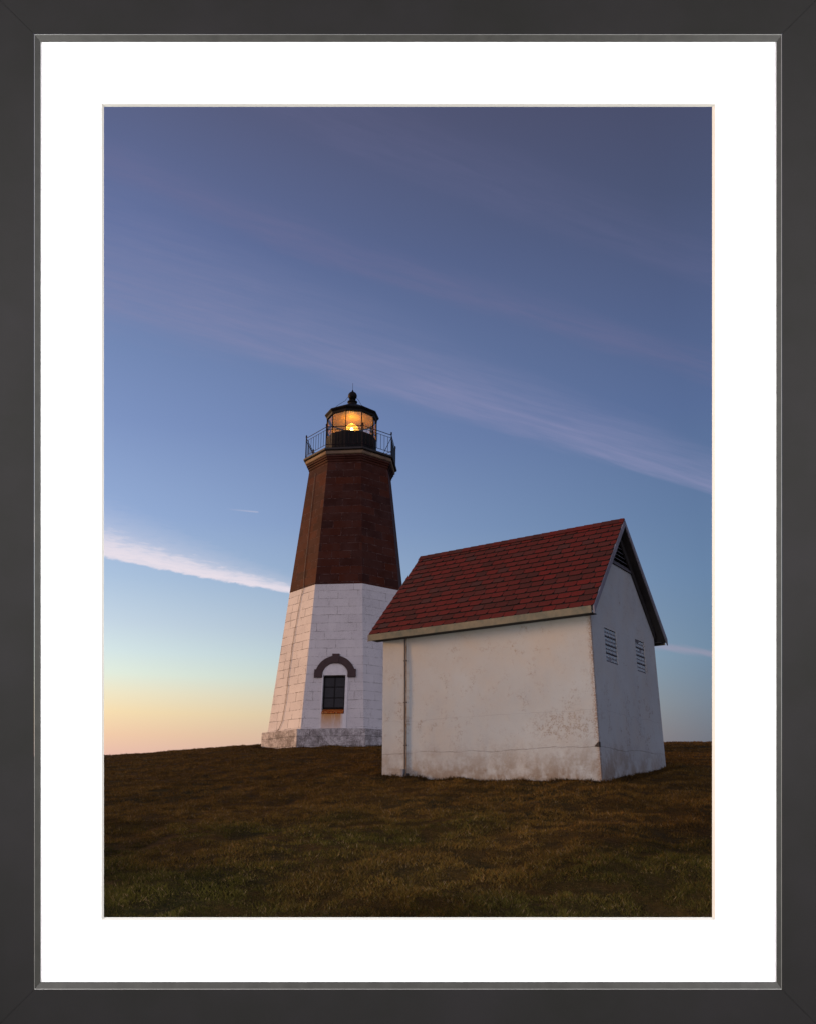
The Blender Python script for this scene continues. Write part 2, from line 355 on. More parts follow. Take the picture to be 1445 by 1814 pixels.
def shingle():
    m,t,p,o=mat('red_shingle'); a=t.n.new('ShaderNodeAttribute'); a.attribute_name='tint'; c=t.n.new('ShaderNodeTexCoord')
    g=t.noise(c.outputs['Object'],60,4,.7); n=t.noise(c.outputs['Object'],1.2,4,.6)
    b=t.ramp(a.outputs['Fac'],[(0,(.042,.009,.008,1)),(.3,(.066,.008,.007,1)),(.65,(.110,.007,.006,1)),(.85,(.070,.012,.011,1)),(1,(.045,.019,.019,1))])
    b=t.mix(t.mr(n,.4,.7,0,.35),b,(.05,.016,.014,1)); b=t.mix(t.m('LESS_THAN',a.outputs['Fac'],-.5),b,(.010,.006,.006,1))  # negative tint: near-black, shade between shingle rows put into the colour
    b=t.mix(t.mr(g,.45,.75,0,.6),b,(.05,.018,.015,1))
    t.put(p.inputs['Base Color'],b); p.inputs['Roughness'].default_value=.85; p.inputs['Specular IOR Level'].default_value=.2
    t.put(p.inputs['Normal'],t.bump(g,.4,.004)); return m
M_shingle=shingle()

def glass(name,tint,op=.0):
    m,t,p,o=mat(name); t.n.remove(p)
    tr=t.n.new('ShaderNodeBsdfTransparent'); tr.inputs[0].default_value=(*tint,1)
    gl=t.n.new('ShaderNodeBsdfGlossy'); gl.inputs['Roughness'].default_value=.03; gl.inputs[0].default_value=(.9,.9,.9,1)
    fr=t.n.new('ShaderNodeFresnel'); fr.inputs[0].default_value=1.5
    m1=t.n.new('ShaderNodeMixShader'); t.put(m1.inputs[0],t.m('ADD',fr.outputs[0],op,clamp=True)); t.l.new(tr.outputs[0],m1.inputs[1]); t.l.new(gl.outputs[0],m1.inputs[2])
    t.l.new(m1.outputs[0],o.inputs[0]); return m
M_pane=glass('lantern_glass',(.93,.90,.84),.03)
M_winglass=simple('dark_window_glass',(.020,.022,.026),.2,0,.3,3,.0,spec=.12)
def emit(name,col,s):
    m,t,p,o=mat(name); p.inputs['Base Color'].default_value=(*col,1); p.inputs['Emission Color'].default_value=(*col,1); p.inputs['Emission Strength'].default_value=s
    return m
M_bulb=emit('lamp_bulb',(1,.68,.20),40.0)
def lensmat():
    m,t,p,o=mat('beacon_lens'); c=t.n.new('ShaderNodeTexCoord'); z=t.sep(c.outputs['Object'])[2]
    rings=t.m('SINE',t.m('MULTIPLY',z,95.0))
    p.inputs['Base Color'].default_value=(.75,.42,.08,1); p.inputs['Roughness'].default_value=.15
    p.inputs['Emission Color'].default_value=(1,.50,.05,1)
    t.put(p.inputs['Emission Strength'],t.mr(rings,-1,1,.9,1.7)); p.inputs['Alpha'].default_value=.55
    return m
M_lens=lensmat()
def blocks():
    m,t,p,o=mat('glass_block'); c=t.n.new('ShaderNodeTexCoord')
    n=t.noise(c.outputs['Object'],14,4,.6); n2=t.noise(c.outputs['Object'],3,2,.5)
    t.put(p.inputs['Base Color'],t.mix(t.mr(n,.35,.65),(.18,.22,.24,1),(.28,.31,.34,1))); p.inputs['Roughness'].default_value=.25
    t.put(p.inputs['Normal'],t.bump(n,.5,.01)); return m
M_block=blocks()

# ------------------------------------------------------------------ ground
CP=np.array([(0,-6,-2.2),(0,0,-1.95),(-12,0,-2.15),(12,0,-1.8),(0,4.6,-1.58),(0,5.7,-1.40),(-3,5.7,-1.40),(3,5.7,-1.36),(0,8.5,-.82),(-3,8.5,-.86),(3,8.5,-.78),
 (3.34,15.2,.31),(-.53,17.86,.46),(5.31,18.07,.70),(1.45,20.73,.95),(1.4,16.5,.36),(-3,17,.20),(-8,22,.55),(6.8,18.5,.60),(5.0,14,.02),(9,20,.66),
 (-6.4,38,2.28),(.8,38,2.30),(-2.8,34.2,2.02),(-2.8,42,2.50),(-7.4,44,2.73),(-10.2,44,2.44),(-12,44,2.25),(-15.6,44,2.12),(-24,46,2.1),(-3,46,2.80),(3,46,2.82),(-12.2,50,2.3),(-15,55,2.3),(-21,60,2.3),(-32,66,2.2),
 (13,44,2.78),(15.4,45,2.86),(24,46,2.9),(-12,32,1.25),(-12,24,.62),(-20,34,1.4),(8,30,1.62),(14,30,1.6),(-20,12,-.8),(20,12,-.3),(3,30,1.70),
 (0,62,2.0),(20,62,2.0),(-10,75,1.8),(-40,90,1.5),(40,80,1.2),(0,95,.3),(-45,30,.5),(45,30,1.2),(-40,-10,-2.6),(40,-10,-2.2),(0,-30,-3)],float)
def U(r2): return .5*r2*np.log(r2+1e-9)
n=len(CP); K=U(((CP[:,None,:2]-CP[None,:,:2])**2).sum(-1)); P=np.c_[np.ones(n),CP[:,:2]]
A=np.zeros((n+3,n+3)); A[:n,:n]=K+np.eye(n)*.05; A[:n,n:]=P; A[n:,:n]=P.T
wt=np.linalg.solve(A,np.r_[CP[:,2],0,0,0])
def vnoise(x,y,sc,seed):
    r=np.random.default_rng(seed); T=r.random((256,256)); x=x*sc+1000; y=y*sc+1000
    xi=np.floor(x).astype(int); yi=np.floor(y).astype(int); fx=x-xi; fy=y-yi; fx=fx*fx*(3-2*fx); fy=fy*fy*(3-2*fy)
    g_=lambda a,c:T[a%256,c%256]
    return (g_(xi,yi)*(1-fx)+g_(xi+1,yi)*fx)*(1-fy)+(g_(xi,yi+1)*(1-fx)+g_(xi+1,yi+1)*fx)*fy
def ground_z(x,y,rough=True):
    x=np.asarray(x,float); y=np.asarray(y,float); sh=x.shape; x=x.ravel(); y=y.ravel()
    z=np.empty(len(x))
    for i in range(0,len(x),20000):
        q=np.c_[x[i:i+20000],y[i:i+20000]]
        z[i:i+20000]=U(((q[:,None,:]-CP[None,:,:2])**2).sum(-1))@wt[:n]+wt[n]+q@wt[n+1:]
    r=np.hypot(x,y-20); k=np.clip((r-75)/70,0,1); k=k*k*(3-2*k)
    z=np.clip(z,-6,4)*(1-k)+(-4.5)*k
    if rough:
        amp=.25+.75*np.clip((y-5.5)/3,0,1)
        z+=amp*(.08*(vnoise(x,y,.9,21)-.5)+.05*(vnoise(x,y,2.2,22)-.5)+.03*(vnoise(x,y,5.0,23)-.5))
        z+= .022*np.sin(x*1.9+1.3*np.sin(y*.8))*np.cos(y*1.5+.9*np.sin(x*1.1)) + .012*np.sin(x*4.7+y*2.1)*np.cos(y*3.9-x*1.3)
    return (z+EYE).reshape(sh)
def grass_mat():
    m,t,p,o=mat('winter_turf'); c=t.n.new('ShaderNodeTexCoord'); ob=c.outputs['Object']
    a=t.noise(ob,.35,5,.6); b=t.noise(ob,2.2,6,.65); f=t.noise(t.vm('MULTIPLY',ob,(1,1.0,1)),24,6,.75); g=t.noise(ob,.9,4,.6); h=t.noise(ob,7,5,.7)
    brown=t.mix(t.mr(b,.35,.65),(.048,.028,.0075,1),(.080,.046,.011,1))
    green=t.mix(t.mr(b,.35,.65),(.020,.020,.007,1),(.036,.034,.010,1))
    col=t.mix(t.mr(t.m('ADD',a,t.m('MULTIPLY',t.m('SUBTRACT',g,.5),.5)),.46,.62),brown,green)
    col=t.mix(t.mr(h,.40,.62,0,.6),col,(.014,.009,.004,1))
    col=t.mix(t.mr(f,.50,.68,0,.6),col,(.095,.058,.026,1))
    t.put(p.inputs['Base Color'],col); p.inputs['Roughness'].default_value=.95; p.inputs['Specular IOR Level'].default_value=.05
    t.put(p.inputs['Normal'],t.bump(t.m('ADD',t.m('ADD',f,h),b),.9,.06)); return m
M_ground=grass_mat()
def axis(lo,hi,step0,grow,lim):
    out=[0.0]; s=step0
    while out[-1]<hi: out.append(out[-1]+s); s=min(s*grow,lim)
    neg=[0.0]; s=step0
    while neg[-1]>lo: neg.append(neg[-1]-s); s=min(s*grow,lim)
    return np.array(sorted(set(neg+out)))
gx=axis(-900,900,.14,1.022,60); gy=axis(-900,900,.14,1.018,60)+8
X,Y=np.meshgrid(gx,gy); Z=ground_z(X,Y)
me=bpy.data.meshes.new('ground'); nx,ny=len(gx),len(gy)
vv=np.c_[X.ravel(),Y.ravel(),Z.ravel()]
ii=(np.arange(ny-1)[:,None]*nx+np.arange(nx-1)[None,:]).ravel()
ff=np.c_[ii,ii+1,ii+nx+1,ii+nx]
me.vertices.add(len(vv)); me.vertices.foreach_set('co',vv.ravel()); me.loops.add(ff.size); me.loops.foreach_set('vertex_index',ff.ravel())
me.polygons.add(len(ff)); me.polygons.foreach_set('loop_start',np.arange(0,ff.size,4)); me.polygons.foreach_set('loop_total',np.full(len(ff),4)); me.update(calc_edges=True)
me.polygons.foreach_set('use_smooth',[True]*len(ff)); me.materials.append(M_ground)
g=bpy.data.objects.new('ground',me); COL.objects.link(g); tag(g,kind='structure')

# ------------------------------------------------------------------ shed (whitewashed store)
PSI=.6035; SW,SL=3.4835,4.6947; HR,ZE=5.2413,3.0739; OG,OE=.185,.2583
SLOPE=(HR-ZE)/(SW/2+OE)
# local axes: x = along the long wall towards its near right corner is negative u -> use x=-u ; y=v
shed=empty('storage_shed',(3.3379,15.1992,.3172+EYE),(0,0,-PSI))
tag(shed,'small whitewashed stucco shed with a steep red shingle roof in front of the lighthouse','shed')
# local frame: +X = -u (right), +Y = v (back)
zt=lambda v: HR-abs(v-SW/2)*SLOPE            # top of roof deck
TV=.15                                       # roof build-up measured vertically
# walls: one continuous shell
b=MB(); B0=-.7; LOUV=4.28
wl=lambda v: zt(v)-TV
L=SL
def wall_poly(pts): b.face(pts)
top_f=ZE-.06
# front long wall with slight hand-trowelled unevenness
nxp,nzp=40,26
def wobble(a,c): return .004*math.sin(a*2.3+1.7*math.sin(c*1.1))+.003*math.sin(c*3.1+a*1.3)
edge=lambda a:min(1,min(a,L-a)/.4)
for i in range(nxp):
    for j in range(nzp):
        q=[]
        for (ii_,jj_) in ((i,j),(i+1,j),(i+1,j+1),(i,j+1)):
            u=L*ii_/nxp; z=B0+(top_f-B0)*jj_/nzp; q.append((-u,-wobble(u,z)*edge(u),z))
        b.face(q)
b.face([(-L,SW,B0),(0,SW,B0),(0,SW,top_f),(-L,SW,top_f)])
vA=SW/2-(zt(SW/2)-TV-LOUV)/SLOPE; vB=SW-vA
for x in (0,-L):
    # gable wall up to the louvre, with two window openings on the right-hand gable
    if x==0:
        wins=[(.65,1.25,2.17,2.81),(2.30,2.82,2.19,2.84)]
        ys=[0,.65,1.25,2.30,2.82,SW]; 
        b.face([(0,0,B0),(0,SW,B0),(0,SW,2.17),(0,2.82,2.17),(0,2.30,2.17),(0,1.25,2.17),(0,.65,2.17),(0,0,2.17)])
        b.face([(0,0,2.17),(0,.65,2.17),(0,.65,2.81),(0,.65,2.84),(0,0,2.84)])
        b.face([(0,1.25,2.17),(0,2.30,2.17),(0,2.30,2.19),(0,2.30,2.84),(0,1.25,2.84),(0,1.25,2.81)])
        b.face([(0,2.82,2.17),(0,SW,2.17),(0,SW,2.84),(0,2.82,2.84),(0,2.82,2.19)])
        b.face([(0,.65,2.81),(0,1.25,2.81),(0,1.25,2.84),(0,.65,2.84)])
        b.face([(0,2.30,2.17),(0,2.82,2.17),(0,2.82,2.19),(0,2.30,2.19)])
        b.face([(0,0,2.84),(0,.65,2.84),(0,1.25,2.84),(0,2.30,2.84),(0,2.82,2.84),(0,SW,2.84),(0,SW,wl(0)),(0,vB,LOUV),(0,vA,LOUV),(0,0,wl(0))])
        for (a,c,lo,hi) in wins:
            dpt=-.035
            b.face([(0,a,lo),(0,c,lo),(dpt,c,lo),(dpt,a,lo)]); b.face([(0,a,hi),(0,c,hi),(dpt,c,hi),(dpt,a,hi)])
            b.face([(0,a,lo),(0,a,hi),(dpt,a,hi),(dpt,a,lo)]); b.face([(0,c,lo),(0,c,hi),(dpt,c,hi),(dpt,c,lo)])
    else:
        b.face([(x,0,B0),(x,SW,B0),(x,SW,wl(0)),(x,SW/2,wl(SW/2)),(x,0,wl(0))])
b.face([(0,vA,LOUV),(0,vB,LOUV),(-.12,vB,LOUV),(-.12,vA,LOUV)])
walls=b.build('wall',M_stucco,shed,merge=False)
# windows of glass block
for (a,c,lo,hi) in wins:
    b=MB(); b.box((-.06,a+.002,lo+.002),(-.028,c-.002,hi-.002)); wn=b.build('window',simple('block_mortar_%d'%int(a*100),(.20,.21,.24),.8,0,.3,9,.3),shed)
    g_=MB(); nc,nr=4,8
    cw=(c-a)/nc; rh=(hi-lo)/nr
    for i in range(nc):
        for j in range(nr):
            if random.random()<.04: continue
            y0=a+i*cw+.014; z0=lo+j*rh+.012+(.010 if j%2==0 else 0)
            y1=a+(i+1)*cw-.010; z1=lo+(j+1)*rh-.006
            g_.hexa([(-.028,y0,z0),(-.028,y1,z0),(-.028,y1,z1),(-.028,y0,z1),(-.015,y0+.008,z0+.008),(-.015,y1-.008,z0+.008),(-.015,y1-.008,z1-.008),(-.015,y0+.008,z1-.008)])
    g_.build('glass_blocks',M_block,wn)
    k=MB()
    for j in (0,2,4,6):
        z=lo+j*rh+.004; off=random.uniform(0,.06) if j else 0
        k.box((-.027,a+.004+off,z),(-.006,c-.004,z+.012))
    if a>2: k.box((-.027,a+.01,hi-.05),(-.004,a+.22,hi-.01))
    k.build('glazing_bar',simple('bar_dark_%d'%int(a*100),(.09,.085,.10),.7,0,.3,9,.2),wn)
# louvre in the gable peak
lv=MB(); lv.face([(-.10,vA-.02,LOUV-.02),(-.10,vB+.02,LOUV-.02),(-.10,SW/2,wl(SW/2))])
lou=lv.build('louvre_vent',M_soffit,shed,merge=False)
s_=MB(); zz=LOUV+.03
while zz<wl(SW/2)-.10:
    hv=(wl(SW/2)-zz)/SLOPE-.03
    s_.hexa([(-.005,SW/2-hv,zz),(-.005,SW/2+hv,zz),(-.085,SW/2+hv,zz+.055),(-.085,SW/2-hv,zz+.055),(-.005,SW/2-hv,zz+.016),(-.005,SW/2+hv,zz+.016),(-.085,SW/2+hv,zz+.071),(-.085,SW/2-hv,zz+.071)])
    zz+=.088
s_.build('louvre_slats',simple('slat_paint',(.085,.08,.095),.7,0,.3,5,.2),lou)
sl_=MB(); sl_.box((-.01,vA,LOUV-.05),(.03,vB,LOUV-.003)); sl_.build('louvre_sill',simple('sill_grey',(.07,.065,.08),.7),lou)
# roof
x0r,x1r=-(L+OG),OG
rf=MB(); t0=.03
for sgn in (0,1):
    mv=lambda v:(SW-v) if sgn else v
    vs=[-OE,SW/2]; 
    zu=lambda v:HR-(SW/2-v)*SLOPE-TV
    zo=lambda v:HR-(SW/2-v)*SLOPE-.02
    pts=[(x0r,mv(-OE),zu(-OE)+.03),(x1r,mv(-OE),zu(-OE)+.03),(x1r,mv(SW/2-.0005),zu(SW/2)),(x0r,mv(SW/2-.0005),zu(SW/2)),
         (x0r,mv(-OE),zo(-OE)),(x1r,mv(-OE),zo(-OE)),(x1r,mv(SW/2-.0005),zo(SW/2)),(x0r,mv(SW/2-.0005),zo(SW/2))]
    rf.hexa(pts)
roof=rf.build('roof',M_soffit,shed,merge=False)
# individual shingle tabs on both slopes
sh=MB(); tints=[]
SLEN=math.hypot(SW/2+OE,HR-ZE); cs,sn=(SW/2+OE)/SLEN,(HR-ZE)/SLEN
rows=16; rh=SLEN/rows; tabw=.268; Lr=x1r-x0r
for sgn in (0,1):
    for r in range(rows):
        off=(tabw/2 if r%2 else 0)+random.uniform(-.012,.012)
        xk=x0r-.012-off; 
        while xk<x1r+.012:
            wj=tabw*random.uniform(.96,1.04)
            a_=max(xk+.003,x0r-.015); c_=min(xk+wj-.003,x1r+.015); xk+=wj
            if c_-a_<.02: continue
            s0=r*rh-.022-random.uniform(0,.004); s1=(r+1)*rh+.035
            if r==rows-1: s1=SLEN
            def pt(x,s,hgt):
                v=-OE+s*cs-hgt*sn; z=ZE-.02+s*sn+hgt*cs
                return (x,(SW-v) if sgn else v,z)
            lift=.015+random.uniform(-.003,.004); ch=.030; e0=a_+.003; e1=c_-.003; sm_=s0+rh*.89
            f0=[pt(e0+ch,s0,.004+lift),pt(e1-ch,s0,.004+lift),pt(e1,s0+rh*.22,.003+lift),pt(e1,sm_,.006),pt(e0,sm_,.006),pt(e0,s0+rh*.22,.003+lift)]
            f1=[pt(e0+ch,s0,lift-.014),pt(e1-ch,s0,lift-.014),pt(e1,s0+rh*.22,lift-.014),pt(e1,sm_,-.012),pt(e0,sm_,-.012),pt(e0,s0+rh*.22,lift-.014)]
            tt=random.choice([random.random(),random.uniform(.35,.75)])
            sh.face(f0); tints.append(tt)
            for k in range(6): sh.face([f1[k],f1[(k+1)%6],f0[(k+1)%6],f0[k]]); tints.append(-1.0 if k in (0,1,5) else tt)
            sh.face([pt(e0,sm_,.0055),pt(e1,sm_,.0055),pt(e1,s1,.002),pt(e0,s1,.002)]); tints.append(-1.0)  # dark band and butt edges: painted shade under the next row
# ridge caps
x=x0r-.015
while x<x1r:
    x2=min(x+.24,x1r+.015); tt=random.random()
    n0=len(sh.f)
    for sg in (1,-1):
        sh.face([(x,SW/2,HR+.028),(x2,SW/2,HR+.018),(x2,SW/2-sg*.11,HR-.11*SLOPE+.020),(x,SW/2-sg*.11,HR-.11*SLOPE+.030)])
        sh.face([(x,SW/2,HR+.028),(x,SW/2-sg*.11,HR-.11*SLOPE+.030),(x,SW/2-sg*.11,HR-.11*SLOPE+.012),(x,SW/2,HR+.010)])
    tints+=[tt]*(len(sh.f)-n0); x+=.20
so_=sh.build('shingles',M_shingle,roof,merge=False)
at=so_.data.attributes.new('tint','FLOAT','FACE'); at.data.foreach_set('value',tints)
# fascias at both eaves, boxed soffits
for sgn in (0,1):
    mv=lambda v:(SW-v) if sgn else v
    y0,y1=sorted((mv(-OE-.004),mv(-OE-.026)))
    b=MB(); b.box((x0r+.01,y0,ZE-.165),(x1r-.035,y1,ZE-.028)); b.build('fascia',M_fascia,roof,bevel=.003)
    y0,y1=sorted((mv(-OE-.003),mv(-.002)))
    b=MB(); b.box((x0r+.03,y0,ZE-.15),(-.002+OG-.05,y1,ZE-.135)); b.build('soffit',M_soffit,roof)
# rake boards (barge boards), four
for x in (x1r,x0r-.024):
    for sgn in (0,1):
        mv=lambda v:(SW-v) if sgn else v
        q=lambda v,dz:(HR-(SW/2-v)*SLOPE)+dz
        vv0,vv1=-OE-.02,SW/2-.0005
        b=MB(); b.hexa([(x,mv(vv0),q(vv0,-.155)),(x+.024,mv(vv0),q(vv0,-.155)),(x+.024,mv(vv1),q(vv1,-.155)),(x,mv(vv1),q(vv1,-.155)),
                        (x,mv(vv0),q(vv0,-.018)),(x+.024,mv(vv0),q(vv0,-.018)),(x+.024,mv(vv1),q(vv1,-.018)),(x,mv(vv1),q(vv1,-.018))])
        b.build('rake_board',M_rake,roof)
        if x>0:    # dark batten under the soffit against the gable wall
            b=MB(); b.hexa([(.002,mv(-.0),q(0,-.33)),(.035,mv(-.0),q(0,-.33)),(.035,mv(vv1),q(vv1,-.33)),(.002,mv(vv1),q(vv1,-.33)),
                        (.002,mv(-.0),q(0,-TV-.003)),(.035,mv(-.0),q(0,-TV-.003)),(.035,mv(vv1),q(vv1,-TV-.003)),(.002,mv(vv1),q(vv1,-TV-.003))])
            b.build('gable_batten',M_soffit,roof)
# conduit pipes down the long wall
cd=MB(); cd.tube([(-4.12,-.022,-.15),(-4.12,-.022,1.2),(-4.117,-.024,2.2),(-4.12,-.022,2.93)],.013,8)
pipe=cd.build('conduit_pipe',M_pipe,shed,smooth=True)
c2_=MB(); c2_.tube([(-4.085,-.018,-.15),(-4.088,-.018,1.5),(-4.084,-.018,2.93)],.011,8); c2_.build('thin_pipe',simple('rusty_pipe',(.15,.075,.03),.8,0,.5,7,.3,col2=(.30,.27,.24),spec=.1),pipe,smooth=True)
bb=MB(); bb.box((-4.19,-.09,.05),(-4.11,-.004,.30)); bb.build('junction_box',simple('box_grey',(.17,.18,.20),.6,.2),pipe,bevel=.008)
bb=MB(); bb.box((-4.10,-.08,-.1),(-4.03,-.004,.22)); bb.build('junction_box',simple('box_dark',(.035,.035,.04),.6,.2),pipe,bevel=.008)
for z in (.75,1.6,2.45):
    bb=MB(); bb.box((-4.14,-.038,z),(-4.065,-.008,z+.02)); bb.build('pipe_strap',M_pipe,pipe)
bb=MB(); bb.hexa([(-.085,-.012,.60),(.004,-.014,.59),(.008,.05,.59),(-.085,.05,.60),(-.03,-.012,.66),(.003,-.014,.68),(.006,.05,.68),(-.03,.05,.66)])
bb.build('corner_bracket',simple('bracket_rust',(.03,.022,.02),.8,.2),shed)
# loose earth heaped along the foot of the long wall
def world_shed(u,v):     # u along wall from near corner, v behind
    return 3.3379-u*math.cos(PSI)+v*math.sin(PSI), 15.1992+u*math.sin(PSI)+v*math.cos(PSI)

# ------------------------------------------------------------------ lighthouse
XC,YC,PH=-2.7766,38.0,-.484
light=empty('lighthouse',(XC,YC,2.1315+EYE))
tag(light,'tall octagonal stone lighthouse, brown above and white below, with a lit lantern behind the shed','lighthouse')
z0=0.0; z1=2.787-2.1315; z2=8.9695-2.1315; z3=15.0113-2.1315; z4=15.5462-2.1315
R0,R1,R2,R3,R4=3.612,3.3653,2.6984,2.0319,2.30
def V8(k,r,z,n=8,ph=PH): a=ph+k*2*math.pi/n; return (r*math.sin(a),-r*math.cos(a),z)
def side8(r): return r*math.sin(math.pi/8)*2
def face_uv(k,ra,za,rb,zb,base=0.0):
    wa,wb=side8(ra)/2,side8(rb)/2; o=k*2.9+.31*k*k
    return [(o-wa,za+base),(o+wa,za+base),(o+wb,zb+base),(o-wb,zb+base)]
def ring(mb,ra,za,rb,zb,skip=()):
    for k in range(8):
        if k in skip: continue
        mb.face([V8(k,ra,za),V8(k+1,ra,za),V8(k+1,rb,zb),V8(k,rb,zb)],face_uv(k,ra,za,rb,zb))
# plinth
b=MB(); ring(b,R0+.02,-.8,R0,z1); 
for k in range(8): b.face([V8(k,R0,z1),V8(k+1,R0,z1),V8(k+1,R1-.3,z1+.01),V8(k,R1-.3,z1+.01)],[(0,0),(1,0),(1,.3),(0,.3)])
b.build('plinth',M_plinth,light,bevel=.02)
# front face frame: s along the face, h up the face, d outward
Am,Bm=Vector(V8(0,R1,z1)),Vector(V8(1,R1,z1)); Cm,Dm=Vector(V8(0,R2,z2)),Vector(V8(1,R2,z2))
mid=(Am+Bm)/2; ev=(Bm-Am).normalized(); upv=((Cm+Dm)/2-mid).normalized(); nv=ev.cross(upv).normalized()
if nv.y>0: nv=-nv
def FP(s,h,dd=0): return tuple(mid+ev*s+upv*h+nv*dd)
H2=((Cm+Dm)/2-mid).length; wB,wT=side8(R1)/2,side8(R2)/2
b=MB(); ring(b,R1,z1,R2,z2,skip=(0,))
oS,oE,oB,oT=-.46,.47,.60,2.19
def fq(pts): b.face([FP(s,h) for s,h in pts],[(s,z1+h) for s,h in pts])
lw=lambda h:wB+(wT-wB)*h/H2
fq([(-wB,0),(oS,0),(oS,oB),(-lw(oB),oB)]); fq([(oS,0),(oE,0),(oE,oB),(oS,oB)]); fq([(oE,0),(wB,0),(lw(oB),oB),(oE,oB)])
fq([(-lw(oB),oB),(oS,oB),(oS,oT),(-lw(oT),oT)]); fq([(oE,oB),(lw(oB),oB),(lw(oT),oT),(oE,oT)])
fq([(-lw(oT),oT),(oS,oT),(oS,H2),(-lw(H2),H2)]); fq([(oS,oT),(oE,oT),(oE,H2),(oS,H2)]); fq([(oE,oT),(lw(oT),oT),(lw(H2),H2),(oE,H2)])
b.build('white_wall',M_white,light,merge=False)
b=MB(); ring(b,R2+.004,z2,R3,z3); b.build('brown_wall',M_brown,light,merge=False)
# smooth surround panel with arched head
b=MB(); pr=.035; cx,cy,ri=.03,2.15,.55
arc=[(cx+ri*math.cos(a),cy+ri*math.sin(a)) for a in np.linspace(0,math.pi,19)]
def slab(pts,dd0,dd1,mb,uvz=0):
    n_=len(pts); mb.face([FP(s,h,dd1) for s,h in pts],[(s,h+uvz) for s,h in pts])
    for k in range(n_):
        (sa,ha),(sb,hb)=pts[k],pts[(k+1)%n_]
        mb.face([FP(sa,ha,dd0),FP(sb,hb,dd0),FP(sb,hb,dd1),FP(sa,ha,dd1)],[(sa,ha),(sb,hb),(sb,hb),(sa,ha)])
slab([(cx-ri,.02),(oS,.02),(oS,oT),(cx-ri,oT)],-.005,pr,b)
slab([(oE,.02),(cx+ri,.02),(cx+ri,oT),(oE,oT)],-.005,pr,b)
slab([(oS,.02),(oE,.02),(oE,oB),(oS,oB)],-.005,pr-.002,b)
slab([(cx-ri,oT),(cx+ri,oT)]+[a for a in arc if a[1]>oT],-.005,pr-.001,b)
# reveals
dep=-.24
for (s0_,h0_,s1_,h1_) in ((oS,oB,oS,oT),(oE,oB,oE,oT),(oS,oT,oE,oT),(oS,oB,oE,oB)):
    b.face([FP(s0_,h0_,pr),FP(s1_,h1_,pr),FP(s1_,h1_,dep),FP(s0_,h0_,dep)],[(2,2)]*4)
b.build('window_surround',M_stain,light,merge=False)
# arch
b=MB(); ro=.85; segs=22; n_=0
for k in range(segs):
    a0,a1=math.pi*k/segs,math.pi*(k+1)/segs
    q=[(cx+(ri+.003)*math.cos(a0),cy+(ri+.003)*math.sin(a0)),(cx+ro*math.cos(a0),cy+ro*math.sin(a0)),(cx+ro*math.cos(a1),cy+ro*math.sin(a1)),(cx+(ri+.003)*math.cos(a1),cy+(ri+.003)*math.sin(a1))]
    slab(q,0,.085,b)
for sg in (-1,1): slab([(cx+sg*.53,cy-.05),(cx+sg*.87,cy-.05),(cx+sg*.87,cy+.28),(cx+sg*.53,cy+.28)][::sg],0,.10,b)
slab([(cx-.11,cy+.54),(cx+.13,cy+.54),(cx+.16,cy+.93),(cx-.14,cy+.93)],0,.12,b)
b.build('arch',M_archbrown,light,merge=False)
# window
def fbox(s0_,s1_,h0_,h1_,d0_,d1_,mb): mb.hexa([FP(s0_,h0_,d0_),FP(s1_,h0_,d0_),FP(s1_,h0_,d1_),FP(s0_,h0_,d1_),FP(s0_,h1_,d0_),FP(s1_,h1_,d0_),FP(s1_,h1_,d1_),FP(s0_,h1_,d1_)])
b=MB(); wb_=.845; g0=-.17
for q in ((oS,oS+.055,wb_,oT),(oE-.055,oE,wb_,oT),(oS+.055,oE-.055,wb_,wb_+.06),(oS+.055,oE-.055,oT-.06,oT)): fbox(*q,g0-.03,g0+.03,b)
b.build('window_frame_tmp',M_black,light); win=bpy.data.objects['window_frame_tmp']; win.name='window'
b=MB(); mc=(oS+oE)/2; fbox(mc-.02,mc+.02,wb_+.06,oT-.06,g0-.02,g0+.02,b)
for k in (1,2):
    hh=wb_+(oT-wb_)*k/3; fbox(oS+.055,oE-.055,hh-.018,hh+.018,g0-.018,g0+.018,b)
b.build('glazing_bars',M_black,win)
for i in range(2):
    for j in range(3):
        sa=oS+.055 if i==0 else mc+.02; sb=mc-.02 if i==0 else oE-.055
        ha=wb_+(oT-wb_)*j/3+(.018 if j else .06); hb=wb_+(oT-wb_)*(j+1)/3-(.018 if j<2 else .06)
        b=MB(); fbox(sa,sb,ha,hb,g0-.012,g0-.004,b); b.build('pane',M_winglass,win)
b=MB(); b.hexa([FP(oS+.02,.60,-.22),FP(oE-.02,.60,-.22),FP(oE-.04,.615,.05),FP(oS,.615,.05),FP(oS+.02,.842,-.22),FP(oE-.02,.842,-.22),FP(oE-.04,.655,.055),FP(oS,.655,.055)]); b.build('sill',M_rust,win)
# lightning cable on the left face
A2,B2=Vector(V8(-1,R1,z1)),Vector(V8(0,R1,z1)); C2,D2=Vector(V8(-1,R2,z2)),Vector(V8(0,R2,z2)); E2,F2=Vector(V8(-1,R3,z3)),Vector(V8(0,R3,z3))
m2=(A2+B2)/2; e2=(B2-A2).normalized(); u2=((C2+D2)/2-m2).normalized(); n2=u2.cross(e2); n2=n2 if n2.x<0 else -n2
L2=lambda s,h,dd=.03:tuple(m2+e2*s+u2*h+n2*dd)
pts=[L2(-.60,-.02,.02),L2(-.35,.12),L2(-.19,.40),L2(-.10,1.3),L2(-.155,2.25),L2(-.15,3.7),L2(-.07,4.8),L2(.02,5.8),L2(.148,H2-.02)]
m3=(C2+D2)/2; u3=((E2+F2)/2-m3).normalized()
L3=lambda s,h:tuple(m3+e2*s+u3*h+n2*.035)
pts+=[L3(.05,.6),L3(.0,2.0),L3(-.06,3.35),L3(-.15,5.74)]
